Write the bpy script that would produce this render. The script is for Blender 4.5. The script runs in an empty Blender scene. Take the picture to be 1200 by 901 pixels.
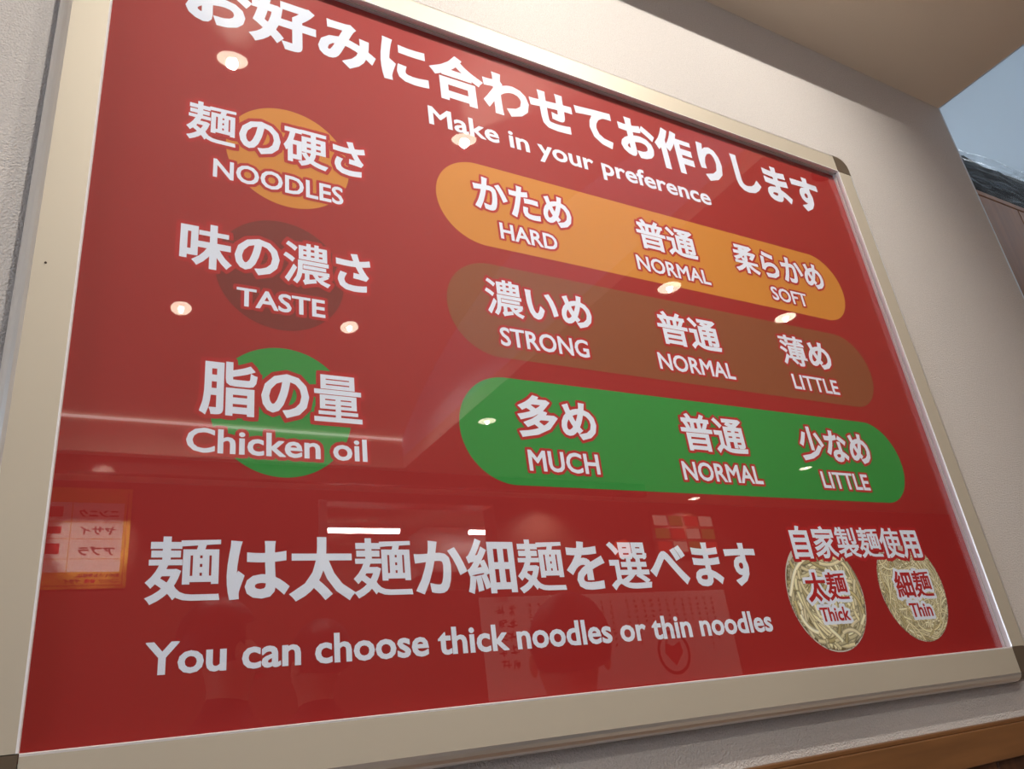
import bpy, bmesh, math, random
import numpy as np
from mathutils import Vector, Matrix, geometry
random.seed(7)
C = bpy.context.scene
COL = C.collection
# ------------------------------------------------------------------ camera
ZO = 1.38                                   # height of the board's lower inner edge above the floor
cam = bpy.data.cameras.new('camera')
cam.sensor_width = 36.0
cam.lens = 914.7 * 36.0 / 1200.0
cam.clip_start = 0.02
camo = bpy.data.objects.new('camera', cam)
COL.objects.link(camo)
RX = Vector((0.8663, -0.4847, -0.1205)); RY = Vector((0.1042, 0.4113, -0.9055)); RZ = Vector((0.4885, 0.7719, 0.4068))
m = Matrix.Identity(4)
for i in range(3):
    m[i][0] = RX[i]; m[i][1] = -RY[i]; m[i][2] = -RZ[i]
m[0][3], m[1][3], m[2][3] = 0.0048, -0.6716, ZO - 0.0284
camo.matrix_world = m
C.camera = camo
# ------------------------------------------------------------------ world, exposure
w = bpy.data.worlds.new('world'); C.world = w; w.use_nodes = True
w.node_tree.nodes['Background'].inputs[0].default_value = (0.8, 0.85, 1.0, 1)
w.node_tree.nodes['Background'].inputs[1].default_value = 0.15
C.view_settings.view_transform = 'Standard'
C.view_settings.look = 'None'
C.view_settings.gamma = 1.0
C.view_settings.use_curve_mapping = False
C.view_settings.exposure = 0.42
C.cycles.max_bounces = 8
C.cycles.sample_clamp_indirect = 6.0
C.cycles.caustics_reflective = False
C.cycles.caustics_refractive = False
# light levels
DOWN_W = 21.0        # each ceiling downlight, W
WINDOW_E = 4.5       # daylight at the window on the left
ALCOVE_W = 25.0      # cool lamp of the space beyond the wall end
TUBE_E = 90.0        # kitchen tubes
ROOM_W = 26.0        # large ceiling lamps over the dining room

# ------------------------------------------------------------------ materials
def srgb(r, g, b):
    f = lambda c: (c/255/12.92) if c/255 <= 0.04045 else ((c/255+0.055)/1.055)**2.4
    return (f(r), f(g), f(b), 1.0)

def mat(name, col, rough=0.6, metal=0.0, spec=0.5, bump=None, bump_scale=200, noise=None, noise_scale=6, coat=0, emis=None, emis_s=0):
    m = bpy.data.materials.new(name); m.use_nodes = True
    nt = m.node_tree; b = nt.nodes['Principled BSDF']
    b.inputs['Base Color'].default_value = col
    b.inputs['Roughness'].default_value = rough
    b.inputs['Metallic'].default_value = metal
    b.inputs['Specular IOR Level'].default_value = spec
    b.inputs['Coat Weight'].default_value = coat
    if emis:
        b.inputs['Emission Color'].default_value = emis
        b.inputs['Emission Strength'].default_value = emis_s
    tc = nt.nodes.new('ShaderNodeTexCoord')
    if noise:
        n = nt.nodes.new('ShaderNodeTexNoise'); n.inputs['Scale'].default_value = noise_scale; n.inputs['Detail'].default_value = 5
        nt.links.new(tc.outputs['Object'], n.inputs['Vector'])
        mx = nt.nodes.new('ShaderNodeMixRGB'); mx.blend_type = 'MIX'
        mx.inputs[1].default_value = col
        mx.inputs[2].default_value = tuple(c*(1-noise) for c in col[:3]) + (1,)
        nt.links.new(n.outputs['Fac'], mx.inputs[0]); nt.links.new(mx.outputs[0], b.inputs['Base Color'])
    if bump:
        n2 = nt.nodes.new('ShaderNodeTexNoise'); n2.inputs['Scale'].default_value = bump_scale; n2.inputs['Detail'].default_value = 2
        nt.links.new(tc.outputs['Object'], n2.inputs['Vector'])
        bp = nt.nodes.new('ShaderNodeBump'); bp.inputs['Strength'].default_value = bump; bp.inputs['Distance'].default_value = 0.002
        nt.links.new(n2.outputs['Fac'], bp.inputs['Height']); nt.links.new(bp.outputs[0], b.inputs['Normal'])
    return m

def wood(name, c1, c2, scale=6, axis=(1, 12, 12), rough=0.5):
    m = bpy.data.materials.new(name); m.use_nodes = True
    nt = m.node_tree; b = nt.nodes['Principled BSDF']; b.inputs['Roughness'].default_value = rough
    tc = nt.nodes.new('ShaderNodeTexCoord'); mp = nt.nodes.new('ShaderNodeMapping'); mp.inputs['Scale'].default_value = axis
    n = nt.nodes.new('ShaderNodeTexNoise'); n.inputs['Scale'].default_value = scale; n.inputs['Detail'].default_value = 6
    r = nt.nodes.new('ShaderNodeValToRGB')
    r.color_ramp.elements[0].position = 0.35; r.color_ramp.elements[0].color = c1
    r.color_ramp.elements[1].position = 0.7; r.color_ramp.elements[1].color = c2
    nt.links.new(tc.outputs['Object'], mp.inputs[0]); nt.links.new(mp.outputs[0], n.inputs['Vector'])
    nt.links.new(n.outputs['Fac'], r.inputs[0]); nt.links.new(r.outputs[0], b.inputs['Base Color'])
    return m

def emit(name, col, s):
    m = bpy.data.materials.new(name); m.use_nodes = True
    nt = m.node_tree; nt.nodes.clear()
    e = nt.nodes.new('ShaderNodeEmission'); e.inputs[0].default_value = col; e.inputs[1].default_value = s
    o = nt.nodes.new('ShaderNodeOutputMaterial'); nt.links.new(e.outputs[0], o.inputs[0])
    return m

def clear_sheet(name, f0=0.04, tint=(1, 1, 1, 1), rough=0.0):
    """thin clear acrylic: reflects by angle, passes the rest straight through"""
    m = bpy.data.materials.new(name); m.use_nodes = True
    nt = m.node_tree; nt.nodes.clear(); L = nt.links
    lw = nt.nodes.new('ShaderNodeLayerWeight'); lw.inputs[0].default_value = 0.5
    pw = nt.nodes.new('ShaderNodeMath'); pw.operation = 'POWER'; pw.inputs[1].default_value = 5
    ma = nt.nodes.new('ShaderNodeMath'); ma.operation = 'MULTIPLY_ADD'; ma.inputs[1].default_value = 1-f0; ma.inputs[2].default_value = f0
    t = nt.nodes.new('ShaderNodeBsdfTransparent'); t.inputs[0].default_value = tint
    g = nt.nodes.new('ShaderNodeBsdfGlossy'); g.inputs['Roughness'].default_value = rough
    mx = nt.nodes.new('ShaderNodeMixShader'); o = nt.nodes.new('ShaderNodeOutputMaterial')
    L.new(lw.outputs['Facing'], pw.inputs[0]); L.new(pw.outputs[0], ma.inputs[0]); L.new(ma.outputs[0], mx.inputs[0])
    L.new(t.outputs[0], mx.inputs[1]); L.new(g.outputs[0], mx.inputs[2]); L.new(mx.outputs[0], o.inputs[0])
    return m

M = {}
M['wall'] = mat('wallpaper', srgb(209, 204, 200), 0.75, bump=1.0, bump_scale=480, noise=0.30, noise_scale=430)
M['ceil'] = mat('ceiling_paper', srgb(232, 215, 194), 0.85, bump=0.2, bump_scale=300)
M['floor'] = mat('floor_tile', srgb(176, 160, 142), 0.4, noise=0.2)
M['dark_wood'] = wood('dark_wood', srgb(70, 42, 26), srgb(104, 66, 42), 5, (14, 14, 1.2))
M['rail_wood'] = wood('rail_wood', srgb(104, 68, 36), srgb(120, 80, 44), 5, (1.2, 14, 14))
M['cab_wood'] = wood('cabinet_wood', srgb(128, 84, 48), srgb(148, 98, 58), 4, (10, 10, 1.2))
M['alu'] = mat('satin_aluminium', srgb(184, 176, 160), 0.55, metal=0.3)
M['alu_round'] = mat('rounded_aluminium', srgb(225, 222, 218), 0.28, metal=0.8)  # same frame metal; bevel sheen partly put into a paler colour
M['alu_edge'] = mat('lit_lip_aluminium', srgb(240, 238, 238), 0.3, metal=0.25)
M['cap'] = mat('corner_plastic', srgb(96, 84, 70), 0.35, metal=0.2)
M['red'] = mat('print_red', srgb(156, 35, 34), 0.6, spec=0.2)
M['white'] = mat('print_white', srgb(226, 236, 252), 0.6, spec=0.2)
M['outline'] = mat('print_outline_red', srgb(176, 38, 40), 0.6, spec=0.2)
M['orange'] = mat('print_orange', srgb(204, 132, 52), 0.6, spec=0.2)
M['brown'] = mat('print_brown', srgb(138, 76, 46), 0.6, spec=0.2)
M['brown2'] = mat('print_dark_brown', srgb(120, 42, 36), 0.6, spec=0.2)
M['green'] = mat('print_green', srgb(50, 142, 62), 0.6, spec=0.2)
M['clear'] = clear_sheet('clear_acrylic', 0.05)
M['screw'] = mat('screw_dark', srgb(60, 50, 45), 0.4, metal=0.8)
M['black'] = mat('black_matt', srgb(25, 24, 24), 0.7)
M['bluewall'] = mat('cool_white_paint', srgb(208, 219, 228), 0.8, bump=0.1)

# ------------------------------------------------------------------ helpers
def link(name, bm, m, parent=None, smooth=False):
    me = bpy.data.meshes.new(name)
    bm.normal_update()
    bm.to_mesh(me); bm.free()
    if smooth:
        for p in me.polygons: p.use_smooth = True
    if m: me.materials.append(m)
    o = bpy.data.objects.new(name, me); COL.objects.link(o)
    if parent: o.parent = parent
    return o

def box(bm, x0, x1, y0, y1, z0, z1):
    v = [bm.verts.new((x, y, z)) for x in (x0, x1) for y in (y0, y1) for z in (z0, z1)]
    for f in ((0, 1, 3, 2), (4, 6, 7, 5), (0, 4, 5, 1), (2, 3, 7, 6), (0, 2, 6, 4), (1, 5, 7, 3)):
        bm.faces.new([v[i] for i in f])

def bevel(bm, w, seg=2):
    bmesh.ops.bevel(bm, geom=bm.edges[:], offset=w, segments=seg, affect='EDGES', profile=0.5)

def boxo(name, x0, x1, y0, y1, z0, z1, m, parent=None, bev=0):
    bm = bmesh.new(); box(bm, x0, x1, y0, y1, z0+ZO, z1+ZO)
    bmesh.ops.recalc_face_normals(bm, faces=bm.faces[:])
    if bev: bevel(bm, bev)
    return link(name, bm, m, parent)

def struct(o):
    o['kind'] = 'structure'; return o

def tag(o, label, cat, group=None, kind=None):
    o['label'] = label; o['category'] = cat
    if group: o['group'] = group
    if kind: o['kind'] = kind
    return o

def thing(name, label, cat, loc=(0, 0, 0), rz=0, group=None):
    o = bpy.data.objects.new(name, None); COL.objects.link(o)
    o.location = loc; o.rotation_euler = (0, 0, rz); o.empty_display_size = 0.05
    return tag(o, label, cat, group)

# ------------------------------------------------------------------ the room
CZ = 1.221          # ceiling height, from the board's lower edge
WY = 0.012          # wall face behind the board
WX = 1.754          # free end of the wall
BY = -3.1           # far wall of the dining room
struct(boxo('floor', -2.6, 7.1, -4.8, 1.2, -ZO-0.05, -ZO, M['floor']))
struct(boxo('wall_front', -2.5, WX, WY, 0.16, -ZO, CZ, M['wall']))
struct(boxo('wall_left', -2.6, -2.5, -4.7, 0.16, -ZO, CZ+0.05, M['wall']))
struct(boxo('wall_right', 7.0, 7.1, -4.7, 1.1, -ZO, 2.1, M['wall']))
struct(boxo('wall_alcove', WX-0.4, 7.0, 1.0, 1.1, -ZO, 2.1, M['bluewall']))

# the dining room ceiling is a shallow vaulted coffer with flat strips around it
VY0, VY1, VX = -0.2, -2.72, 1.46            # near edge, far edge, right end of the coffer
VR, VC = 2.5, -1.5
vz = lambda y: 1.695-VR+math.sqrt(VR*VR-(y-VC)**2)
LAMPS = [(0.273, -0.874), (0.961, -0.931), (0.338, -2.145), (0.997, -2.117), (1.646, -0.907), (2.217, -0.936),
         (1.585, -2.071), (3.905, -2.329), (2.45, -2.95), (3.584, -2.98)]
LZ = [vz(y) if x < VX else CZ for x, y in LAMPS]
LT = [math.asin((y-VC)/VR) if x < VX else 0.0 for x, y in LAMPS]     # tilt to the vault's surface
LR = 0.042
def drill(o, which):
    bm = bmesh.new()
    for i in which:
        x, y = LAMPS[i]
        bmesh.ops.create_cone(bm, cap_ends=True, segments=32, radius1=LR, radius2=LR, depth=0.3,
                              matrix=Matrix.Translation((x, y, LZ[i]+ZO)) @ Matrix.Rotation(-LT[i], 4, 'X'))
    k = link('cutter', bm, None)
    md = o.modifiers.new('holes', 'BOOLEAN'); md.object = k; md.operation = 'DIFFERENCE'; md.solver = 'EXACT'
    dg = bpy.context.evaluated_depsgraph_get(); dg.update()
    me = bpy.data.meshes.new_from_object(o.evaluated_get(dg))
    o.modifiers.clear(); o.data = me
    bpy.data.objects.remove(k)
    return o
def prism(name, pts, z0, z1, m):
    bm = bmesh.new()
    lo = [bm.verts.new((x, y, z0+ZO)) for x, y in pts]; hi = [bm.verts.new((x, y, z1+ZO)) for x, y in pts]
    bm.faces.new(lo); bm.faces.new(hi[::-1])
    n = len(pts)
    for i in range(n): bm.faces.new((lo[i], lo[(i+1) % n], hi[(i+1) % n], hi[i]))
    bmesh.ops.recalc_face_normals(bm, faces=bm.faces[:])
    return link(name, bm, m)
flatc = prism('ceiling', [(-2.6, 0.16), (-2.6, VY0), (VX, VY0), (VX, VY1), (-2.6, VY1), (-2.6, -4.7), (7.1, -4.7), (7.1, -0.24), (WX, -0.24), (WX, 0.16)], CZ, CZ+0.06, M['ceil'])
struct(drill(flatc, range(4, 10)))
bm = bmesh.new(); N = 48; rows = []
for i in range(N+1):
    y = VY0+0.04+(VY1-0.04-VY0-0.04)*i/N; z = vz(y)+ZO
    rows.append([bm.verts.new((xx, y, z+dz)) for dz in (0, 0.06) for xx in (-2.6, VX+0.04)])
for a_, b_ in zip(rows, rows[1:]):
    for i, j in ((0, 1), (1, 3), (3, 2), (2, 0)): bm.faces.new((a_[i], a_[j], b_[j], b_[i]))
for e_ in (rows[0], rows[-1]): bm.faces.new((e_[0], e_[1], e_[3], e_[2]))
bmesh.ops.recalc_face_normals(bm, faces=bm.faces[:])
struct(drill(link('ceiling_vault', bm, M['ceil']), range(4)))
struct(boxo('trim_8', -2.6, VX, VY1-0.04, VY1, CZ+0.06, vz(VY1)+0.02, M['ceil']))
struct(boxo('trim_11', -2.6, VX, VY0, VY0+0.04, CZ+0.06, vz(VY0)+0.02, M['ceil']))
bm = bmesh.new()                              # the arched end face of the coffer
ys = [VY0+(VY1-VY0)*i/N for i in range(N+1)]
prof_ = [(y, vz(y)+0.03) for y in ys]+[(VY1, CZ+0.06), (VY0, CZ+0.06)]
fa = [bm.verts.new((VX, y, z+ZO)) for y, z in prof_]; fb = [bm.verts.new((VX+0.04, y, z+ZO)) for y, z in prof_]
bm.faces.new(fa); bm.faces.new(fb[::-1])
for i in range(len(fa)): bm.faces.new((fa[i], fa[(i+1) % len(fa)], fb[(i+1) % len(fa)], fb[i]))
bmesh.ops.recalc_face_normals(bm, faces=bm.faces[:])
M['panel_pale'] = mat('pale_arch_paint', srgb(236, 234, 244), 0.7)
struct(link('wall_arch', bm, M['panel_pale']))
# raised ceiling of the space beyond the wall end, with its cool lamp
struct(boxo('ceiling_alcove', WX-0.4, 7.1, -0.30, 1.2, 2.0, 2.06, M['bluewall']))
struct(boxo('wall_fascia', WX, 7.1, -0.30, -0.24, CZ+0.06, 2.0, M['bluewall']))
struct(boxo('wall_return', WX-0.06, WX, -0.30, 0.16, CZ+0.06, 2.0, M['bluewall']))
struct(boxo('trim_1', WX-0.0025, WX+0.001, WY-0.001, WY+0.003, -0.09, CZ-0.0005, M['bluewall']))   # pale bead added to draw the corner's edge highlight
struct(boxo('trim_2', WX-0.002, WX+0.0015, -0.24, WY-0.001, CZ-0.0015, CZ+0.003, M['bluewall']))  # same added highlight line along the soffit edge

# dado rail and the dark plank panelling below
rail = boxo('trim_3', -2.5, WX, WY-0.018, WY-0.0005, -0.1335, -0.0945, M['rail_wood'], bev=0.0012); struct(rail)
struct(boxo('trim_4', -2.5, WX, WY-0.0135, WY-0.0005, -0.0945, -0.0895, M['rail_wood'], bev=0.001))
struct(boxo('baseboard_front', -2.5, WX, WY-0.012, WY-0.0005, -ZO, -ZO+0.08, M['dark_wood']))
pan = bpy.data.objects.new('trim_5', None); COL.objects.link(pan); pan.location = (0, WY, ZO); struct(pan)
bm = bmesh.new(); box(bm, 0, 0.0985, -0.008, -0.0005, -ZO+0.08, -0.1335); bmesh.ops.recalc_face_normals(bm, faces=bm.faces[:]); bevel(bm, 0.0012, 1)
pl = link('plank', bm, M['dark_wood'], pan)
k = 0
x = 1.092 - 0.1*35
while x < WX - 0.1:
    if k == 0: o = pl
    else:
        o = pl.copy(); COL.objects.link(o)
    o.location = (x, 0, 0); x += 0.1; k += 1

# ------------------------------------------------------------------ lamps
def lathe(bm, prof, seg=32):
    rings = []
    for r, z in prof:
        rings.append([bm.verts.new((r*math.cos(2*math.pi*i/seg), r*math.sin(2*math.pi*i/seg), z)) for i in range(seg)])
    for a, b in zip(rings, rings[1:]):
        for i in range(seg):
            j = (i+1) % seg
            bm.faces.new((a[i], a[j], b[j], b[i]))
    return rings

M['lamp_ring'] = mat('lamp_ring_white', srgb(225, 215, 200), 0.4)
M['reflector'] = mat('lamp_reflector', srgb(255, 240, 215), 0.4, metal=0.0)
M['diffuser'] = emit('lamp_diffuser', (1.0, 0.84, 0.64, 1), 7.5)
M['bulb'] = emit('lamp_bulb', (1.0, 0.88, 0.72, 1), 26)
def make_downlight(label):
    t = thing('downlight', label, 'lamp', group='recessed downlights in the ceiling')
    bm = bmesh.new(); lathe(bm, [(LR-0.0045, 0.0), (LR-0.003, -0.002), (LR+0.003, -0.003), (LR+0.007, -0.001), (LR+0.0075, 0.0)])
    link('trim_ring', bm, M['lamp_ring'], t, True)
    bm = bmesh.new(); lathe(bm, [(LR-0.002, 0.0), (LR-0.004, 0.012), (LR-0.012, 0.03), (LR-0.02, 0.04), (0.0005, 0.044)])
    link('reflector', bm, M['reflector'], t, True)
    bm = bmesh.new(); lathe(bm, [(0.0005, -0.006), (0.006, -0.0055), (0.010, -0.004), (0.012, -0.0019)])
    link('bulb', bm, M['bulb'], t, True)
    bm = bmesh.new(); lathe(bm, [(0.0005, -0.0022), (0.02, -0.0018), (LR-0.0035, 0.001)]); link('diffuser', bm, M['diffuser'], t, True)
    return t
LL = ['recessed downlight mirrored over the headline left half of the red board',
      'recessed downlight mirrored just under the first English word of the headline',
      'recessed downlight mirrored left of the taste label',
      'small recessed downlight mirrored right of the taste label',
      'recessed downlight mirrored at the lower edge of the orange bar',
      'recessed downlight mirrored above the right end of the brown bar',
      'recessed downlight mirrored on the left end of the green bar',
      'recessed downlight mirrored near the right end of the green bar',
      'small far downlight mirrored just below the green bar left part',
      'small far downlight mirrored below the green bar middle']
dl = make_downlight(LL[0])
for i, (x, y) in enumerate(LAMPS):
    if i == 0: t = dl
    else:
        t = dl.copy(); COL.objects.link(t); t['label'] = LL[i]
        for ch in dl.children:
            if ch.type == 'MESH':
                c = ch.copy(); COL.objects.link(c); c.parent = t
    t.location = (x, y, LZ[i]+ZO); t.rotation_euler = (-LT[i], 0, 0)
for i, (x, y) in enumerate(LAMPS):
    ld = bpy.data.lights.new('downlight_beam', 'SPOT'); ld.energy = DOWN_W*(2.2, 3.3, 1.6, 1.4, 0.14, 0.14, 0.5, 0.6, 0.9, 0.9)[i]; ld.color = (1.0, 0.93, 0.84)
    ld.spot_size = math.radians(140); ld.spot_blend = 0.75; ld.shadow_soft_size = 0.006
    lo = bpy.data.objects.new('downlight_beam', ld); COL.objects.link(lo); lo.location = (x, y, LZ[i]+ZO-(0.013 if i < 2 else 0.010))
    if i < 2:                                # the two front lamps are tilted towards the board
        ld.spot_size = math.radians(80); ld.spot_blend = 1.0; ld.shadow_soft_size = 0.013
        lo.rotation_euler = (Vector((x-0.12, 0.0, ZO+0.88))-lo.location).to_track_quat('-Z', 'Y').to_euler()

def area(name, loc, rot, sx, sy, e, col):
    ld = bpy.data.lights.new(name, 'AREA'); ld.shape = 'RECTANGLE'; ld.size = sx; ld.size_y = sy; ld.energy = e; ld.color = col
    lo = bpy.data.objects.new(name, ld); COL.objects.link(lo); lo.location = loc; lo.rotation_euler = rot
    return lo
area('alcove_lamp', (3.2, 0.5, 1.9+ZO), (0, 0, 0), 1.6, 0.5, ALCOVE_W, (0.90, 0.95, 1.0))

# window with daylight on the left wall
wn = bpy.data.objects.new('window_1', None); COL.objects.link(wn); struct(wn)
M['daylight'] = emit('daylight_pane', (0.74, 0.85, 1.0, 1), WINDOW_E)
M['wframe'] = mat('window_frame_white', srgb(220, 220, 220), 0.4)
boxo('pane', -2.492, -2.488, -2.1, -0.5, -0.5, 0.8, M['daylight'], wn)
for a in ((-2.13, -2.1, -0.53, 0.83), (-0.5, -0.47, -0.53, 0.83), (-1.31, -1.29, -0.5, 0.8)):
    boxo('frame_post', -2.499, -2.46, a[0], a[1], a[2], a[3], M['wframe'], wn)
boxo('frame_rail', -2.499, -2.46, -2.1, -0.5, 0.8, 0.83, M['wframe'], wn)
boxo('frame_rail', -2.499, -2.46, -2.1, -0.5, -0.53, -0.5, M['wframe'], wn)

# ------------------------------------------------------------------ far side of the room, seen mirrored in the board
M['backwall'] = mat('far_wall_red_brown', srgb(120, 78, 62), 0.7)
M['pale'] = mat('pale_panel', srgb(225, 220, 215), 0.5)
M['steel'] = mat('hood_steel', srgb(215, 210, 205), 0.35, metal=0.5)
OX0, OX1, OZ0, OZ1 = 1.145, 2.14, 0.70, 1.165
struct(boxo('wall_back', -2.5, OX0, BY-0.1, BY, -ZO, CZ, M['backwall']))
struct(boxo('wall_back_right', OX1, 7.0, BY-0.1, BY, -ZO, CZ, M['backwall']))
struct(boxo('wall_back_counter', OX0, OX1, BY-0.1, BY, -ZO, OZ0, M['backwall']))
struct(boxo('wall_lintel', OX0, OX1, BY-0.1, BY, OZ1, CZ, M['backwall']))
struct(boxo('wall_kitchen', -0.5, 4.0, -4.7, -4.6, -ZO, CZ, M['ceil']))
struct(boxo('trim_6', OX0, OX0+0.04, BY-0.1, BY+0.02, OZ0+0.001, OZ1, M['pale']))
struct(boxo('trim_7', OX1, OX1+0.06, BY-0.02, BY+0.03, OZ0, OZ1+0.02, M['backwall']))
# beam across the ceiling; glowing strip added to draw the bright vault edge
struct(boxo('trim_9', -2.5, 3.0, -2.80, -2.76, 1.15, CZ-0.0005, M['dark_wood']))
M['strip'] = emit('edge_glow', (1.0, 0.9, 0.82, 1), 2.2)
o = boxo('edge_glow', -2.4, VX-0.002, VY1+0.0005, VY1+0.012, vz(VY1)-0.012, vz(VY1)-0.003, M['strip'])
tag(o, 'thin pale glowing line added along the vault edge, mirrored behind the chicken oil line', 'lamp')
def tube_lamp(x0, x1, y, z, label):
    t = thing('tube_lamp', label, 'lamp', ((x0+x1)/2, y, z+ZO), group='kitchen tube lamps')
    L = (x1-x0)/2
    bm = bmesh.new(); box(bm, -L, L, -0.03, 0.03, 0.012, 0.035); bmesh.ops.recalc_face_normals(bm, faces=bm.faces[:]); link('housing', bm, M['pale'], t)
    bm = bmesh.new(); bmesh.ops.create_cone(bm, cap_ends=True, segments=16, radius1=0.013, radius2=0.013, depth=2*L-0.03, matrix=Matrix.Rotation(math.pi/2, 4, 'Y'))
    link('tube', bm, emit('tube_glow', (1.0, 0.93, 0.88, 1), TUBE_E), t, True)
tube_lamp(1.20, 1.72, -3.42, 1.10, 'long white kitchen tube lamp mirrored above the second large character row')
tube_lamp(2.14, 2.42, -3.42, 1.10, 'short white kitchen tube lamp mirrored below the green bar left end')
hood = thing('kitchen_hood', 'pale steel kitchen hood panel mirrored above the large white characters', 'kitchen hood', (2.1, -3.6, ZO))
bm = bmesh.new(); box(bm, -0.16, 0.35, -0.25, 0.0, 0.93, 1.18); bmesh.ops.recalc_face_normals(bm, faces=bm.faces[:]); bevel(bm, 0.006); link('hood_body', bm, M['steel'], hood)
bm = bmesh.new(); box(bm, -0.18, 0.37, -0.27, 0.012, 0.90, 0.93); bmesh.ops.recalc_face_normals(bm, faces=bm.faces[:]); bevel(bm, 0.004); link('hood_lip', bm, M['steel'], hood)

# ------------------------------------------------------------------ lettering helpers
def glyphs(s, bold, spacing=1.0):
    cu = bpy.data.curves.new('lettering', 'FONT'); cu.body = s; cu.size = 1.0; cu.offset = bold; cu.space_character = spacing
    cu.resolution_u = 3
    o = bpy.data.objects.new('lettering', cu); COL.objects.link(o)
    dg = bpy.context.evaluated_depsgraph_get(); dg.update()
    me = bpy.data.meshes.new_from_object(o.evaluated_get(dg))
    bpy.data.objects.remove(o); bpy.data.curves.remove(cu)
    return me

def union_faces(polys):
    """triangles of one clean arrangement covering all the given 2D polygons"""
    vs, fs, keep = [], [], []
    for p in polys:
        ar = sum(p[i][0]*p[(i+1) % len(p)][1]-p[(i+1) % len(p)][0]*p[i][1] for i in range(len(p)))
        if abs(ar) < 1e-8: continue
        if ar < 0: p = p[::-1]
        fs.append(list(range(len(vs), len(vs)+len(p)))); vs += [Vector((q[0], q[1])) for q in p]; keep.append(p)
    ov, oe, of, _, _, orf = geometry.delaunay_2d_cdt(vs, [], fs, 0, 1e-5)
    P = np.array([(v.x, v.y) for v in ov]); F = np.array(of); cen = P[F].mean(axis=1)
    ins = np.zeros(len(F), bool)
    for p in keep:
        q = np.array([(c[0], c[1]) for c in p]); lo, hi = q.min(0), q.max(0)
        c = np.where((cen[:, 0] > lo[0]) & (cen[:, 0] < hi[0]) & (cen[:, 1] > lo[1]) & (cen[:, 1] < hi[1]) & ~ins)[0]
        if not len(c): continue
        odd = np.zeros(len(c), bool); X, Y = cen[c, 0], cen[c, 1]
        for i in range(len(q)):
            x1, y1 = q[i]; x2, y2 = q[(i+1) % len(q)]
            if y1 == y2: continue
            odd ^= ((Y < y1) != (Y < y2)) & (X < x1+(Y-y1)*(x2-x1)/(y2-y1))
        ins[c[odd]] = True
    return P, F[ins]

def union(polys, put, y):
    bm = bmesh.new()
    items = sorted(((min(c[0] for c in p), max(c[0] for c in p), p) for p in polys), key=lambda t: t[0])
    groups = []; end = -1e9
    for a, b, p in items:
        if a > end+1e-4: groups.append([])
        groups[-1].append(p); end = max(end, b)
    for g in groups:
        P, F = union_faces(g)
        bv = {}
        for f in F:
            v = []
            for i in f:
                if i not in bv: bv[i] = bm.verts.new(put(P[i][0], P[i][1], y))
                v.append(bv[i])
            try: bm.faces.new(v)
            except ValueError: pass
    bm.normal_update()
    for g in bm.faces:
        if g.normal.y > 0: g.normal_flip()
    return bm

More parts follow.
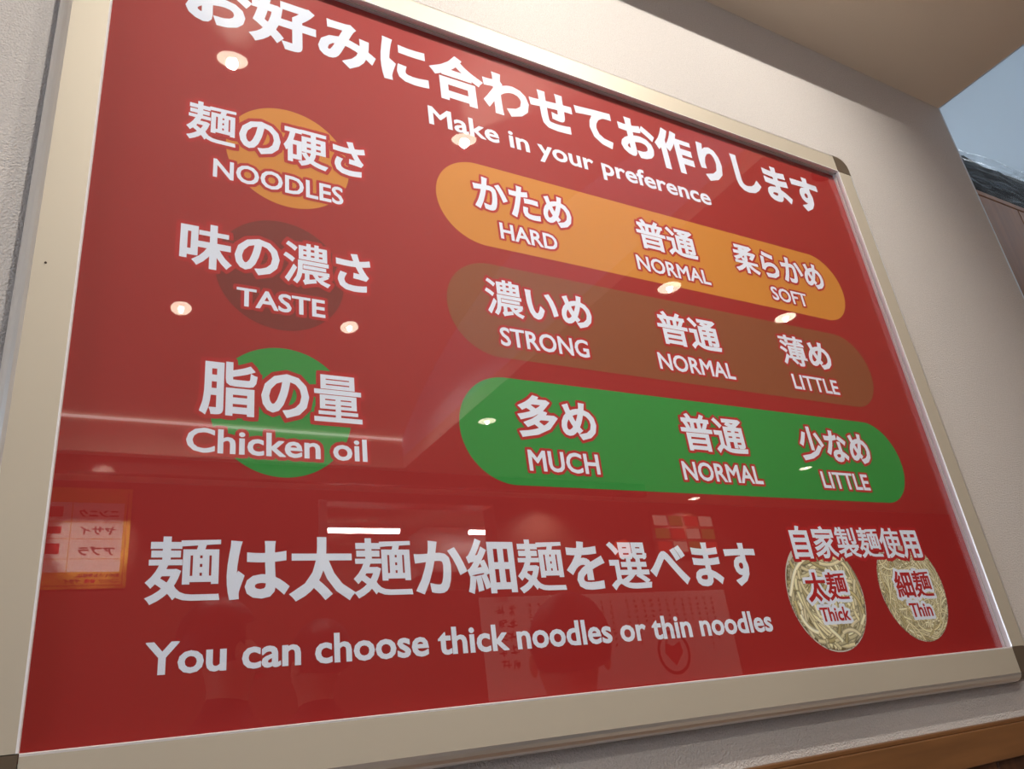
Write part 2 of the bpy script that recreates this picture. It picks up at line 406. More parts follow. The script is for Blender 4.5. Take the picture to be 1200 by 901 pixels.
def lettering(s, x0, x1, z0, z1, m, parent, y=-0.00026, bold=0.03, outline=0, om=None, cap=False, spacing=1.0, label=None,
              flip=False, ring=0.00006):
    """flat printed letters fitted into x0..x1, z0..z1 of the XZ plane, with an optional coloured outline"""
    me = glyphs(s, 0.0, spacing)
    xs = [v.co.x for v in me.vertices]; ys = [v.co.y for v in me.vertices]
    ax, bx = min(xs)-bold, max(xs)+bold
    ay, by = (-bold, 0.70+bold) if cap else (min(ys)-bold, max(ys)+bold)
    sx = (x1-x0)/(bx-ax); sz = (z1-z0)/(by-ay)
    def put(X, Z, yy):
        X = x0+(X-ax)*sx; Z = z0+(Z-ay)*sz
        if flip: X = x0+x1-X
        return (X, yy, Z)
    b0 = bmesh.new(); b0.from_mesh(me)
    bmesh.ops.remove_doubles(b0, verts=b0.verts[:], dist=1e-5)
    for i, ch in enumerate(s):
        if ch != '麺': continue
        # the sign's form of this character: the right part sits on a long sweeping foot stroke
        for v in b0.verts:
            if i+0.475 < v.co.x < i+1.0: v.co.y = 0.185+(v.co.y+0.08)*0.71; v.co.x += 0.012
        foot = [(.335, .105), (.365, .045), (.42, -.005), (.50, -.035), (.60, -.045), (.965, -.045), (.955, .022), (.61, .022), (.52, .032), (.45, .062), (.40, .11), (.375, .15)]
        b0.faces.new([b0.verts.new((i+fx, fy, 0)) for fx, fy in foot])
    b0.verts.ensure_lookup_table(); b0.verts.index_update()
    base = [[v.co.xy for v in f.verts] for f in b0.faces]
    nrm, inc = {}, {}
    for e in b0.edges:
        if len(e.link_faces) != 1: continue
        a, b = e.verts; d = (b.co-a.co).xy
        if d.length < 1e-7: continue
        n = Vector((-d.y, d.x)).normalized(); c = e.link_faces[0].calc_center_median().xy
        if n.dot(c-a.co.xy) > 0: n = -n
        nrm[e] = n; inc.setdefault(a.index, []).append(n); inc.setdefault(b.index, []).append(n)
    dense = {'麺': .62, '量': .5, '濃': .5, '選': .6, '普': .72, '通': .78, '製': .6, '薄': .6, '硬': .75, '柔': .85, '細': .75, '脂': .85, '家': .85, '使': .8, '初': .9, '客': .8, '様': .7}
    def fac(v):
        if not ascii_only:
            i = int(min(max(v.co.x, 0), len(s)-0.01))
            return dense.get(s[i], 1.0)
        return 1.0
    ascii_only = all(ord(c) < 128 for c in s)
    def grow(wx0, wz0, lim, add=(0, 0)):
        wx, wz = wx0, wz0
        def off(v):
            wx = wx0*fac(v)+add[0]; wz = wz0*fac(v)+add[1]
            l = inc[v.index]; t = Vector((0, 0))
            for n in l: t += n
            if t.length < 1e-3: t = l[0].copy()
            t.normalize(); k = 1/max(t.dot(l[0]), 1/lim)
            return v.co.xy+Vector((t.x*wx*k, t.y*wz*k))
        out = []
        for e, n in nrm.items():
            a, b = e.verts; w_ = Vector((n.x*(wx0*fac(a)+add[0]), n.y*(wz0*fac(a)+add[1])))
            out.append([a.co.xy, b.co.xy, b.co.xy+w_, a.co.xy+w_])
            out.append([a.co.xy, a.co.xy+w_, off(a)]); out.append([b.co.xy, b.co.xy+w_, off(b)])
        return out
    o = link('lettering', union(base+grow(bold, bold, 1.6), put, y), m, parent)
    if label: o['label'] = label
    if outline:
        link('lettering_outline', union(base+grow(bold, bold, 1.25, (outline/abs(sx), outline/abs(sz))), put, y+ring), om, parent)
    b0.free(); bpy.data.meshes.remove(me)
    return o

def disc(name, cx, cz, r, y, m, parent, seg=64, label=None, x2=None):
    """flat printed disc, or a bar with round ends when x2 is given"""
    bm = bmesh.new(); vs = []
    x2 = cx if x2 is None else x2
    for i in range(seg+1):
        a = -math.pi/2+math.pi*i/seg; vs.append(bm.verts.new((x2+r*math.cos(a), y, cz+r*math.sin(a))))
    for i in range(seg+1):
        a = math.pi/2+math.pi*i/seg
        if x2 == cx and i in (0, seg): continue
        vs.append(bm.verts.new((cx+r*math.cos(a), y, cz+r*math.sin(a))))
    bm.faces.new(vs)
    o = link(name, bm, m, parent)
    if label: o['label'] = label
    return o

# ------------------------------------------------------------------ the board
W, H = 1.189, 0.841
sign = thing('menu_board', 'large red noodle choice board in a silver frame on the pale wall', 'menu board', (0, 0, ZO))
bm = bmesh.new(); box(bm, -0.006, W+0.006, 0.0, 0.004, -0.006, H+0.006); bmesh.ops.recalc_face_normals(bm, faces=bm.faces[:])
sheet = link('printed_sheet', bm, M['red'], sign); sheet['label'] = 'glossy red printed sheet with white Japanese and English lettering'
bm = bmesh.new(); box(bm, -0.006, W+0.006, -0.0035, -0.0018, -0.006, H+0.006); bmesh.ops.recalc_face_normals(bm, faces=bm.faces[:])
link('acrylic_pane', bm, M['clear'], sign)['label'] = 'clear shiny acrylic cover mirroring the room'

# frame rails: profile in (outward distance u, y)
D = -0.013
prof = [(0.0, 0.0), (0.0, -0.0045), (0.0012, -0.0048), (0.0012, -0.0078), (0.0, -0.0081), (0.0, D+0.0012), (0.0007, D-0.0004), (0.0022, D),
        (0.0345, D), (0.0375, D+0.0006), (0.0405, D+0.0022), (0.0432, D+0.005), (0.0450, D+0.0085), (0.0458, D+0.013), (0.0460, WY-0.0003)]
def rail(a0, a1, fn, name='frame_rail'):
    bm = bmesh.new()
    va = [bm.verts.new(fn(a0, u, y)) for u, y in prof]; vb = [bm.verts.new(fn(a1, u, y)) for u, y in prof]
    for i in range(len(prof)-1):
        bm.faces.new((va[i], va[i+1], vb[i+1], vb[i]))
    bm.faces.new(va); bm.faces.new(vb[::-1])
    bmesh.ops.recalc_face_normals(bm, faces=bm.faces[:])
    o = link(name, bm, M['alu'], sign)
    o.data.materials.append(M['alu_edge'])
    for p in o.data.polygons:
        p.material_index = 0
    for k in (0, 2, 4, 5, 6):   # inner lip: light caught there put into a paler copy of the aluminium
        o.data.polygons[k].material_index = 1
    o.data.materials.append(M['alu_round'])
    for k in range(8, 14): o.data.polygons[k].material_index = 2
    return o
rail(0.0, H, lambda a, u, y: (-u, y, a))['label'] = 'left silver frame rail'
rail(0.0, H, lambda a, u, y: (W+u, y, a))['label'] = 'right silver frame rail'
rail(0.0, W, lambda a, u, y: (a, y, -u))['label'] = 'bottom silver frame rail'
rail(0.0, W, lambda a, u, y: (a, y, H+u))['label'] = 'top silver frame rail'

def corner(cx, cz, sx, sz):
    """square plastic corner with rounded outer corner and rolled edges"""
    bm = bmesh.new(); R = 0.0462; g = 0.0006
    levels = [(0.0, WY-0.0003), (0.0, D+0.013), (-0.001, D+0.0085), (-0.0028, D+0.005), (-0.0055, D+0.0022), (-0.0085, D+0.0006), (-0.0115, D-0.0003)]
    rings = []
    for off, y in levels:
        r0 = R+off; rc = 0.032+off; ring = [bm.verts.new((cx+sx*g, y, cz+sz*g)), bm.verts.new((cx+sx*r0, y, cz+sz*g))]
        for k in range(9):
            a = k*math.pi/16
            ring.append(bm.verts.new((cx+sx*(r0-rc+rc*math.cos(a)), y, cz+sz*(r0-rc+rc*math.sin(a)))))
        ring.append(bm.verts.new((cx+sx*g, y, cz+sz*r0)))
        rings.append(ring)
    for a, b in zip(rings, rings[1:]):
        n = len(a)
        for i in range(n):
            j = (i+1) % n
            bm.faces.new((a[i], a[j], b[j], b[i]))
    bm.faces.new(rings[-1])
    bmesh.ops.recalc_face_normals(bm, faces=bm.faces[:])
    o = link('corner_cap', bm, M['cap'], sign); o['label'] = 'dark plastic frame corner'
for cx, cz, sx, sz in ((0, 0, -1, -1), (W, 0, 1, -1), (0, H, -1, 1), (W, H, 1, 1)): corner(cx, cz, sx, sz)
bm = bmesh.new(); bmesh.ops.create_cone(bm, cap_ends=True, segments=16, radius1=0.0011, radius2=0.0008, depth=0.0008, matrix=Matrix.Translation((-0.0252, D-0.0003, 0.3812)) @ Matrix.Rotation(math.pi/2, 4, 'X'))
link('screw', bm, M['screw'], sign)

WH, RD, OL = M['white'], M['red'], M['outline']
# coloured discs and bars
Y1 = -0.00006
disc('printed_disc', 0.1845, 0.5700, 0.0665, Y1, M['orange'], sheet, label='orange disc')
disc('printed_disc', 0.1760, 0.4185, 0.0640, Y1, M['brown2'], sheet, label='dark brown disc')
disc('printed_disc', 0.1775, 0.2697, 0.0650, Y1, M['green'], sheet, label='green disc')
BR = 0.0625
disc('printed_bar', 0.359+BR, 0.5715, BR, Y1, M['orange'], sheet, label='orange bar with round ends', x2=1.0985-BR)
disc('printed_bar', 0.359+BR, 0.4205, BR, Y1, M['brown'], sheet, label='brown bar with round ends', x2=1.0985-BR)
disc('printed_bar', 0.359+BR, 0.2705, BR, Y1, M['green'], sheet, label='green bar with round ends', x2=1.0985-BR)

def T(*a, **k): return lettering(*a, parent=sheet, **k)
T('お好みに合わせてお作りします', 0.0703, 1.1251, 0.7295, 0.8130, WH, bold=0.041, label='headline in large white Japanese characters')
T('Make in your preference', 0.3591, 0.8382, 0.6790, 0.7100, WH, bold=0.022, cap=True, label='white English subtitle')
O1, O2 = 0.0042, 0.0034
def pair(jp, jx, jz, en, ex, ez, cap=True, o1=O1, o2=O2, b1=0.032, b2=0.022):
    T(jp, jx[0], jx[1], jz[0], jz[1], WH, bold=b1, outline=o1, om=OL)
    T(en, ex[0], ex[1], ez[0], ez[1], WH, bold=b2, outline=o2, om=OL, cap=cap)
pair('麺の硬さ', (.0786, .2712), (.5625, .6165), 'NOODLES', (.1066, .2432), (.5215, .5455))
pair('味の濃さ', (.0798, .2703), (.4100, .4620), 'TASTE', (.1328, .2194), (.3751, .3960))
pair('脂の量', (.1036, .2543), (.2600, .3140), 'Chicken oil', (.0945, .2568), (.2240, .2471))
for zo, row in ((0, [('かため', .4112, .5569, 'HARD', .4422, .5264), ('普通', .6672, .7780, 'NORMAL', .6560, .7905), ('柔らかめ', .8548, 1.0558, 'SOFT', .9173, .9975)]),
                (-0.1510, [('濃いめ', .4090, .5599, 'STRONG', .4226, .5462), ('普通', .6672, .7780, 'NORMAL', .6560, .7905), ('薄め', .8990, 1.0092, 'LITTLE', .9065, 1.0055)]),
                (-0.3000, [('多め', .4320, .5370, 'MUCH', .4379, .5313), ('普通', .6672, .7780, 'NORMAL', .6560, .7905), ('少なめ', .8818, 1.0305, 'LITTLE', .9065, 1.0055)])):
    for jp, a, b, en, c, d in row:
        pair(jp, (a, b), (.5635+zo, .6150+zo), en, (c, d), (.5250+zo, .5495+zo), o1=0.0034, o2=0.003)
T('麺は太麺か細麺を選べます', 0.0697, 0.7424, 0.0960, 0.1510, WH, bold=0.034, label='large white Japanese line above the lower edge')
T('You can choose thick noodles or thin noodles', 0.0740, 0.7425, 0.0445, 0.0690, WH, bold=0.026, cap=True, label='white English line along the lower edge')

# the two round noodle photographs (flat print)
def vcol_mat(name):
    m = bpy.data.materials.new(name); m.use_nodes = True
    nt = m.node_tree; b = nt.nodes['Principled BSDF']; b.inputs['Roughness'].default_value = 0.6; b.inputs['Specular IOR Level'].default_value = 0.2
    a = nt.nodes.new('ShaderNodeVertexColor'); a.layer_name = 'ink'
    nt.links.new(a.outputs[0], b.inputs['Base Color']); return m
INK = vcol_mat('print_noodle_photo')
M['dish'] = mat('print_dish', srgb(204, 200, 190), 0.6, spec=0.2)
M['gap'] = mat('print_noodle_gap', srgb(110, 96, 62), 0.6, spec=0.2)
def noodles(cx, cz, R, wd, n, seed):
    rnd = random.Random(seed)
    disc('photo_print', cx, cz, R, Y1, M['dish'], sheet, label='round noodle photograph')
    bm = bmesh.new(); lay = bm.loops.layers.color.new('ink')
    for k in range(n):
        # strand centre line: a loose arc
        r0 = R*math.sqrt(rnd.random())*0.98; a0 = rnd.uniform(0, 2*math.pi)
        px, pz = cx+r0*math.cos(a0), cz+r0*math.sin(a0)
        if pz > cz+0.62*R + 0.1*R*math.sin(px*90): continue
        swirl = math.atan2(pz-cz-0.004, px-cx)+math.pi/2
        h = swirl+rnd.gauss(0, 0.3) if rnd.random() < 0.86 else rnd.uniform(0, 6.28)
        cur = rnd.gauss(22, 14)*rnd.choice((1, 1, -1)); st = wd*0.55; pts = []
        for s in range(int(rnd.uniform(14, 34) if wd < 0.004 else rnd.uniform(9, 22))):
            if math.hypot(px-cx, pz-cz) > R-wd*0.35: break
            pts.append((px, pz, h)); h += cur*st; cur += rnd.gauss(0, 4); px += st*math.cos(h); pz += st*math.sin(h)
            if pz > cz+0.70*R: break
        if len(pts) < 3: continue
        t = k/n; y = Y1-0.00003-0.00008*t
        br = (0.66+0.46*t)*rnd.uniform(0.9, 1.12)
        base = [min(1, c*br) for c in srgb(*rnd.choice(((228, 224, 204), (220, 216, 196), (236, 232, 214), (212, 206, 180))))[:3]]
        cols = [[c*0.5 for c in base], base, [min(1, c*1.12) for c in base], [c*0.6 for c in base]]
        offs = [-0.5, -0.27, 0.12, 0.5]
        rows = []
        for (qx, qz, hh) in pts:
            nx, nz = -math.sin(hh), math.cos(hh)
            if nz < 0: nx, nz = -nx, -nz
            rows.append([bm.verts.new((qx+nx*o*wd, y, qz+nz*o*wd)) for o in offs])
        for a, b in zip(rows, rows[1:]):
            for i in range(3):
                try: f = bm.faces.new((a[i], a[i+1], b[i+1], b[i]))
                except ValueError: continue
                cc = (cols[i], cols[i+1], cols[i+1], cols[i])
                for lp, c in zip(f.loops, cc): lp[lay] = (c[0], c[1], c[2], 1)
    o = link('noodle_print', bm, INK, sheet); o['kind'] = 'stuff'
    # dark gaps behind the strands
    bm = bmesh.new(); vs = []
    for i in range(48):
        a = 2*math.pi*i/48; z = cz+(R-0.0015)*math.sin(a); x = cx+(R-0.0015)*math.cos(a)
        z = min(z, cz+0.60*R+0.08*R*math.sin(x*140))
        vs.append(bm.verts.new((x, Y1-0.00001, z)))
    bm.faces.new(vs); link('photo_shade', bm, M['gap'], sheet)
noodles(0.8513, 0.0845, 0.0697, 0.0062, 520, 3)
noodles(1.0283, 0.0870, 0.0697, 0.0028, 2200, 5)
T('自家製麺使用', .8120, 1.0757, .1285, .1715, WH, bold=0.03, outline=0.0042, om=OL, label='white characters with red outline above the noodle photographs')
for s, x0, x1, z0, z1, b, cap in (('太麺', .8169, .8931, .0752, .1115, .034, False), ('Thick', .8297, .8831, .0512, .0685, .028, True),
                             ('細麺', .9926, 1.0715, .0744, .1112, .034, False), ('Thin', 1.0075, 1.0548, .0496, .0682, .028, True)):
    T(s, x0, x1, z0, z1, OL, bold=b, outline=0.0040, om=WH, cap=cap)

# ------------------------------------------------------------------ beyond the wall end: cabinet and wrapped bundle
cabt = thing('wooden_cabinet', 'plain brown wooden cabinet standing behind the free end of the wall', 'cabinet', (2.35, 0.30, 0))
CT = 1.231                                    # cabinet top above the board's lower edge
bm = bmesh.new(); box(bm, -0.55, 0.65, -0.10, 0.35, 0.05, CT+ZO-0.018); bmesh.ops.recalc_face_normals(bm, faces=bm.faces[:]); link('body', bm, M['cab_wood'], cabt)
bm = bmesh.new(); box(bm, -0.55, 0.65, -0.118, 0.35, CT+ZO-0.018, CT+ZO); bmesh.ops.recalc_face_normals(bm, faces=bm.faces[:]); bevel(bm, 0.002, 1); link('top_board', bm, M['cab_wood'], cabt)
bm = bmesh.new(); box(bm, -0.53, 0.63, -0.08, 0.33, 0.0, 0.05); bmesh.ops.recalc_face_normals(bm, faces=bm.faces[:]); link('plinth', bm, M['dark_wood'], cabt)
for x0, x1, hx in ((-0.548, 0.048, 0.02), (0.052, 0.648, 0.08)):
    bm = bmesh.new(); box(bm, x0, x1, -0.1175, -0.1002, 0.06, CT+ZO-0.02); bmesh.ops.recalc_face_normals(bm, faces=bm.faces[:]); bevel(bm, 0.0015, 1)
    d_ = link('door', bm, M['cab_wood'], cabt)
    bm = bmesh.new(); box(bm, hx-0.006, hx+0.006, -0.135, -0.1177, 1.0, 1.12); bmesh.ops.recalc_face_normals(bm, faces=bm.faces[:]); bevel(bm, 0.002, 1); link('handle', bm, M['alu'], d_)
M['dark_cloth'] = mat('dark_stuffing', srgb(30, 26, 23), 0.8, noise=0.6, noise_scale=14)
def film_mat():
    m = bpy.data.materials.new('clear_film'); m.use_nodes = True
    nt = m.node_tree; nt.nodes.clear(); L = nt.links
    n = nt.nodes.new('ShaderNodeTexNoise'); n.inputs['Scale'].default_value = 9; n.inputs['Detail'].default_value = 4; n.inputs['Distortion'].default_value = 2
    r_ = nt.nodes.new('ShaderNodeValToRGB'); r_.color_ramp.elements[0].position = 0.45; r_.color_ramp.elements[1].position = 0.75
    r_.color_ramp.elements[0].color = (0.03, 0.03, 0.03, 1); r_.color_ramp.elements[1].color = (0.35, 0.35, 0.35, 1)
    t = nt.nodes.new('ShaderNodeBsdfTransparent'); p = nt.nodes.new('ShaderNodeBsdfPrincipled')
    p.inputs['Base Color'].default_value = srgb(150, 156, 162); p.inputs['Roughness'].default_value = 0.2
    mx = nt.nodes.new('ShaderNodeMixShader'); o = nt.nodes.new('ShaderNodeOutputMaterial')
    L.new(n.outputs['Fac'], r_.inputs[0]); L.new(r_.outputs[0], mx.inputs[0]); L.new(t.outputs[0], mx.inputs[1]); L.new(p.outputs[0], mx.inputs[2]); L.new(mx.outputs[0], o.inputs[0])
    return m
bun = thing('wrapped_bundle', 'dark bundle wrapped in clear crumpled plastic on top of the wooden cabinet', 'bundle', (2.55, 0.375, CT+ZO+0.001))
def lump(sx, sy, sz, seed, amp, fine=5):
    from mathutils import noise
    bm = bmesh.new(); bmesh.ops.create_cube(bm, size=2)
    bmesh.ops.subdivide_edges(bm, edges=bm.edges[:], cuts=18, use_grid_fill=True)
    for v in bm.verts:
        c = v.co.copy(); u = c.normalized()
        c = c.lerp(u*1.25, 0.35)
        nn = noise.noise(Vector((c.x*fine+seed, c.y*fine, c.z*fine)))+0.5*noise.noise(Vector((c.x*fine*3, c.y*fine*3+seed, c.z*fine)))
        c = c*(1+amp*nn)
        v.co = (c.x*sx, c.y*sy, max(0.0, (c.z+1.0)*sz))
    return bm
link('bundle_core', lump(0.51, 0.158, 0.097, 3, 0.06, 5), M['dark_cloth'], bun, True)
link('plastic_wrap', lump(0.53, 0.172, 0.103, 8, 0.07, 3.5), film_mat(), bun, True)
fit = thing('ceiling_fitting', 'small black round fitting on the beige ceiling in the top right corner of the view', 'ceiling fitting', (1.672, -0.290, CZ+ZO))
bm = bmesh.new(); lathe(bm, [(0.040, 0.0), (0.040, -0.004), (0.034, -0.007), (0.0005, -0.007)]); link('plate', bm, M['black'], fit, True)
bm = bmesh.new(); lathe(bm, [(0.022, -0.0072), (0.020, -0.014), (0.0005, -0.016)]); link('cap', bm, M['black'], fit, True)

# ------------------------------------------------------------------ posters on the far wall (their writing reads rightly from inside the room)
M['yellow'] = mat('poster_yellow', srgb(236, 180, 52), 0.5)
M['paper'] = mat('poster_paper', srgb(240, 232, 222), 0.6)
M['ink'] = mat('poster_ink', srgb(52, 34, 30), 0.6)
M['pred'] = mat('poster_red', srgb(196, 40, 34), 0.6)
PY = BY+0.012
def flat(name, x0, x1, z0, z1, y0, y1, m, parent):
    bm = bmesh.new(); box(bm, x0, x1, y0, y1, z0, z1); bmesh.ops.recalc_face_normals(bm, faces=bm.faces[:]); return link(name, bm, m, parent)
po = thing('topping_poster', 'yellow and white spotlit topping poster mirrored at the lower left edge of the board', 'poster', (0, PY, ZO))
flat('poster_board', -0.45, 0.295, 0.745, 1.185, -0.011, 0.0, M['yellow'], po)
flat('frame_line', -0.435, 0.280, 0.757, 0.7595, 0.0001, 0.0006, M['ink'], po)
flat('frame_line', 0.2775, 0.280, 0.757, 1.17, 0.0001, 0.0006, M['ink'], po)
for z0, z1 in ((1.033, 1.118), (0.959, 1.030), (0.845, 0.956)):
    if z0 == 0.845: z0 = 0.872
    flat('cell', 0.066, 0.266, z0, z1, 0.0001, 0.0008, M['paper'], po)
    flat('cell', -0.43, 0.063, z0, z1, 0.0001, 0.0008, M['paper'], po)
    flat('red_bar', -0.16, 0.03, z0+0.02, z1-0.02, 0.0009, 0.0014, M['pred'], po)
flat('cell', 0.066, 0.266, 0.815, 0.869, 0.0001, 0.0008, M['paper'], po); flat('cell', -0.43, 0.063, 0.815, 0.869, 0.0001, 0.0008, M['paper'], po)
def W_(s, x0, x1, z0, z1, m, **k): lettering(s, x0, x1, z0, z1, m, po, y=0.0018, bold=0.04, flip=True, **k)
W_('ニンニク', .09, .245, 1.052, 1.088, M['ink']); W_('ヤサイ', .10, .240, .975, 1.012, M['ink']); W_('アブラ', .10, .240, .885, .925, M['ink'])
W_('初めてのお客様は、', .10, .268, .792, .808, M['ink'])
W_('ニンニク', .19, .268, .768, .785, M['ink']); W_('普通', .135, .178, .768, .785, M['pred']); W_('ヤサイ', .06, .12, .768, .785, M['ink'])
sp = bpy.data.lights.new('poster_spot', 'SPOT'); sp.energy = 60; sp.color = (1.0, 0.93, 0.85); sp.spot_size = math.radians(38); sp.spot_blend = 0.7; sp.shadow_soft_size = 0.008
so = bpy.data.objects.new('poster_spot', sp); COL.objects.link(so); so.location = (0.15, -2.62, CZ+ZO-0.02)
so.rotation_euler = (Vector((0.165, BY, ZO+0.955))-so.location).to_track_quat('-Z', 'Y').to_euler()

ms = thing('calligraphy_sheet', 'pale sheet with brush writing and round emblem, mirrored behind the lower English line', 'wall sheet', (0, PY, ZO))
flat('sheet_paper', 2.0, 3.77, 0.14, 0.655, -0.011, 0.0, M['paper'], ms)
bm = bmesh.new(); rr = random.Random(4)
def mark(bm, x, z, w_, h_):
    a = rr.uniform(-0.3, 0.3)
    v = []
    for dx, dz in ((-w_, -h_), (w_, -h_*0.7), (w_*0.8, h_), (-w_*0.9, h_*0.8)):
        v.append(bm.verts.new((x+dx*math.cos(a)-dz*math.sin(a), 0.0006, z+dx*math.sin(a)+dz*math.cos(a))))
    bm.faces.new(v)
for k in range(26):
    cx = 2.12+k*0.061
    if k in (0, 1): size, n = 0.028, 5
    else: size, n = 0.012, rr.randint(5, 11)
    if k in (2, 13): continue
    for j in range(n):
        zc = 0.62-size*1.2-j*size*2.5
        for q in range(4): mark(bm, cx+rr.uniform(-1, 1)*size*0.7, zc+rr.uniform(-1, 1)*size*0.7, size*rr.uniform(0.3, 0.8), size*0.14)
        for q in range(3): mark(bm, cx+rr.uniform(-1, 1)*size*0.6, zc+rr.uniform(-1, 1)*size*0.5, size*0.13, size*rr.uniform(0.4, 0.9))
o = link('brush_writing', bm, M['ink'], ms); o['kind'] = 'stuff'
bm = bmesh.new()
for i in range(40):
    a0, a1 = 2*math.pi*i/40, 2*math.pi*(i+1)/40
    bm.faces.new([bm.verts.new((3.26+r_*math.cos(a), 0.0008, 0.30+r_*math.sin(a))) for r_, a in ((0.105, a0), (0.125, a0), (0.125, a1), (0.105, a1))])
link('emblem_ring', bm, M['ink'], ms)
bm = bmesh.new(); mk = [bm.verts.new((3.26+x_, 0.0008, 0.30+z_)) for x_, z_ in ((0, -0.075), (0.07, 0.0), (0.055, 0.06), (0.0, 0.035), (-0.055, 0.06), (-0.07, 0.0))]; bm.faces.new(mk)
link('emblem_mark', bm, M['pred'], ms)

lan = thing('red_lantern', 'small glowing red lantern mirrored behind the large Japanese line', 'lantern', (2.86, -2.9, ZO+0.87))
bm = bmesh.new(); lathe(bm, [(0.015, -0.05), (0.035, -0.045), (0.05, -0.02), (0.053, 0.0), (0.05, 0.02), (0.035, 0.045), (0.015, 0.05)], 20); link('shade', bm, emit('lantern_glow', (1, 0.10, 0.05, 1), 1.6), lan, True)
for z in (-0.058, 0.05):
    bm = bmesh.new(); bmesh.ops.create_cone(bm, cap_ends=True, segments=16, radius1=0.018, radius2=0.018, depth=0.012, matrix=Matrix.Translation((0, 0, z+0.004))); link('rim', bm, M['black'], lan)
bm = bmesh.new(); bmesh.ops.create_cone(bm, cap_ends=True, segments=8, radius1=0.002, radius2=0.002, depth=CZ-0.87-0.06, matrix=Matrix.Translation((0, 0, (CZ-0.87+0.06)/2))); link('cord', bm, M['black'], lan)
db = thing('menu_lightbox', 'faint red and green lit panel mirrored above the large Japanese line', 'light box', (3.55, PY, ZO))
flat('box_case', -0.28, 0.28, 0.88, 1.16, -0.011, 0.0, M['dark_wood'], db)
for i in range(4):
    for j in range(3):
        flat('lit_panel', -0.25+i*0.13, -0.14+i*0.13, 0.90+j*0.085, 0.965+j*0.085, 0.0001, 0.002,
             (emit('panel_red', (0.9, 0.1, 0.06, 1), 0.9), emit('panel_green', (0.15, 0.6, 0.15, 1), 0.5), emit('panel_cream', (1, 0.8, 0.6, 1), 0.8))[(i*2+j) % 3], db)

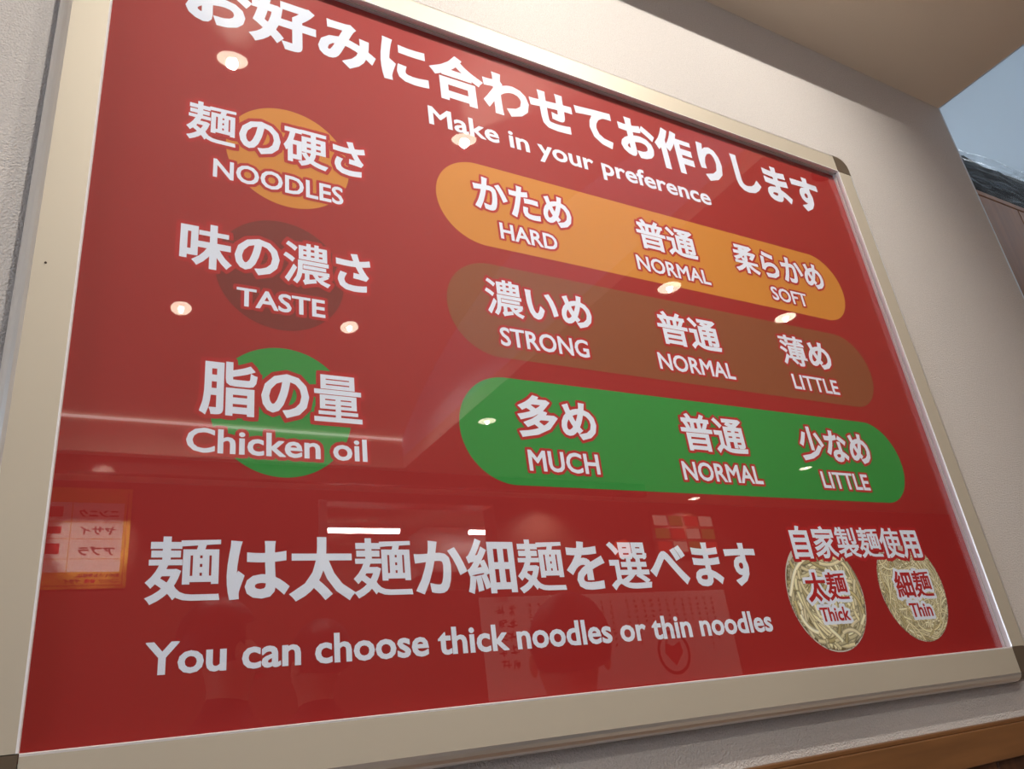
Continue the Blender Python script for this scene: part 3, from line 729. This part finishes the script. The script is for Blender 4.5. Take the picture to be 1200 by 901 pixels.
# ------------------------------------------------------------------ guests standing in the room, mirrored faintly in the board
M['skin'] = mat('skin', srgb(206, 160, 130), 0.55)
M['hair'] = mat('black_hair', srgb(28, 24, 22), 0.5)
M['jacket'] = mat('dark_jacket', srgb(38, 36, 40), 0.8)
M['trousers'] = mat('dark_trousers', srgb(34, 36, 44), 0.8)
M['shoe'] = mat('black_shoe', srgb(22, 20, 20), 0.4)
M['eye'] = mat('eye_dark', srgb(20, 16, 14), 0.2)
def person(label, x, y, h, rz, hold, sleeve):
    t = thing('person', label, 'person', (x, y, -0.0), rz)
    k = h/1.72
    V, E, Rd = [], [], []
    def P(p, r_, par=None):
        V.append(Vector(p)*k); Rd.append(r_*k)
        if par is not None: E.append((par, len(V)-1))
        return len(V)-1
    pel = P((0, 0, 0.95), 0.15); w1 = P((0, 0, 1.08), 0.135, pel); ch = P((0, -0.005, 1.25), 0.155, w1); sh = P((0, 0, 1.40), 0.125, ch)
    nk = P((0, -0.005, 1.48), 0.055, sh); n2 = P((0, -0.015, 1.53), 0.055, nk); h1 = P((0, -0.02, 1.59), 0.082, n2); h2 = P((0, -0.01, 1.66), 0.085, h1)
    for s_ in (-1, 1):
        hip = P((0.09*s_, 0, 0.88), 0.095, pel); kn = P((0.10*s_, -0.01, 0.50), 0.062, hip); cf = P((0.105*s_, 0.02, 0.33), 0.056, kn); an = P((0.105*s_, 0.025, 0.10), 0.04, cf)
        hl = P((0.108*s_, 0.02, 0.05), 0.042, an); tp = P((0.115*s_, -0.10, 0.040), 0.038, hl); P((0.118*s_, -0.17, 0.034), 0.028, tp)
        so_ = P((0.17*s_, 0, 1.385), 0.066, sh)
        if hold:
            el = P((0.22*s_, -0.02, 1.12), 0.046, so_); wr = P((0.13*s_, -0.24, 1.17), 0.030, el); d_ = Vector((-0.25*s_, -0.9, 0.2)).normalized()
        else:
            el = P((0.235*s_, 0.01, 1.11), 0.046, so_); wr = P((0.245*s_, -0.05, 0.86), 0.030, el); d_ = Vector((0, -0.12, -1)).normalized()
        wp = Vector(V[wr])/k; side = Vector((s_*0.0, 1, 0)) if not hold else Vector((0, 0, 1))
        pm = P(wp+d_*0.05, 0.030, wr)
        for q, (o_, L_) in enumerate(((-0.028, 0.062), (-0.010, 0.072), (0.010, 0.066), (0.026, 0.052))):
            f1 = P(wp+d_*0.09+side*o_, 0.0095, pm); f2 = P(wp+d_*(0.09+L_*0.5)+side*o_*1.1+Vector((-0.006*s_, 0, 0)), 0.0088, f1)
            P(wp+d_*(0.09+L_)+side*o_*1.1+Vector((-0.018*s_, 0, 0)), 0.0078, f2)
        t1 = P(wp+d_*0.035+side*-0.035+Vector((-0.014*s_, -0.004, 0)), 0.011, pm); P(wp+d_*0.07+side*-0.045+Vector((-0.026*s_, -0.006, 0)), 0.0095, t1)
    me = bpy.data.meshes.new('body'); me.from_pydata([tuple(v) for v in V], E, [])
    o = bpy.data.objects.new('body_skeleton', me); COL.objects.link(o)
    o.modifiers.new('skin', 'SKIN'); sd = o.modifiers.new('sub', 'SUBSURF'); sd.levels = 1
    for i, sv in enumerate(me.skin_vertices[0].data): sv.radius = (Rd[i], Rd[i]*(0.72 if i in (pel, w1, ch, sh) else 1.0)); sv.use_root = (i == pel)
    dg = bpy.context.evaluated_depsgraph_get(); dg.update()
    bme = bpy.data.meshes.new_from_object(o.evaluated_get(dg)); bpy.data.objects.remove(o)
    for m_ in (M['skin'], sleeve, M['trousers'], M['shoe']): bme.materials.append(m_)
    wz = [v for v in V]
    for p in bme.polygons:
        c = p.center/k; p.use_smooth = True
        hand = (c.y < -0.235) if hold else (c.z < 0.87 and abs(c.x) > 0.2)
        p.material_index = 0 if c.z > 1.515 or (hand and c.z > 0.6) else 3 if c.z < 0.085 else 2 if c.z < 0.93 else 1
    b = bpy.data.objects.new('body', bme); COL.objects.link(b); b.parent = t
    bm = bmesh.new(); bmesh.ops.create_uvsphere(bm, u_segments=20, v_segments=14, radius=0.098*k)
    for v in bm.verts:
        v.co = (v.co.x*0.94, v.co.y*1.08+0.018*k, v.co.z*1.12)
        if v.co.y < -0.035*k and v.co.z < 0.045*k: v.co.y = 0.0
        if v.co.z < -0.05*k: v.co.z = -0.05*k+(v.co.z+0.05*k)*0.3
    bmesh.ops.translate(bm, verts=bm.verts[:], vec=(0, 0.0, 1.652*k)); link('hair', bm, M['hair'], b, True)
    for s_ in (-1, 1):
        bm = bmesh.new(); bmesh.ops.create_uvsphere(bm, u_segments=10, v_segments=8, radius=0.011*k); bmesh.ops.translate(bm, verts=bm.verts[:], vec=(0.030*s_*k, -0.090*k, 1.625*k)); link('eye', bm, M['eye'], b, True)
        bm = bmesh.new(); bmesh.ops.create_uvsphere(bm, u_segments=10, v_segments=8, radius=0.02*k)
        for v in bm.verts: v.co = (v.co.x*0.45+0.088*s_*k, v.co.y*0.7, v.co.z*1.3+1.61*k)
        link('ear', bm, M['skin'], b, True)
    bm = bmesh.new(); bmesh.ops.create_cone(bm, cap_ends=True, segments=8, radius1=0.016*k, radius2=0.005*k, depth=0.045*k, matrix=Matrix.Translation((0, -0.102*k, 1.598*k)) @ Matrix.Rotation(math.radians(-14), 4, 'X')); link('nose', bm, M['skin'], b, True)
    bm = bmesh.new(); box(bm, -0.022*k, 0.022*k, -0.098*k, -0.085*k, 1.556*k, 1.564*k); bmesh.ops.recalc_face_normals(bm, faces=bm.faces[:]); bevel(bm, 0.003*k, 2); link('mouth', bm, M['pred'], b)
    return t
person('standing person in a dark jacket, large dark silhouette mirrored in front of the calligraphy sheet', 0.96, -0.76, 1.575, math.radians(15), False, M['jacket'])
person('standing person reading a white paper, dark silhouette mirrored above the lower left English words', 0.42, -1.55, 1.735, math.radians(75), True, M['jacket'])
person('standing person with dark hair and empty hands, dark silhouette mirrored behind the word choose', 0.80, -2.0, 1.74, math.radians(-25), False, M['trousers'])
bm = bmesh.new(); box(bm, -0.105, 0.105, -0.0008, 0.0008, -0.15, 0.15); bmesh.ops.recalc_face_normals(bm, faces=bm.faces[:])
pp = link('paper_sheet', bm, M['paper']); a_ = math.radians(75)
pp.location = (0.42+0.372*math.sin(a_), -1.55-0.372*math.cos(a_), 1.30); pp.rotation_euler = (math.radians(55), 0, a_)
tag(pp, 'white paper sheet held in both hands by the mirrored person', 'paper')
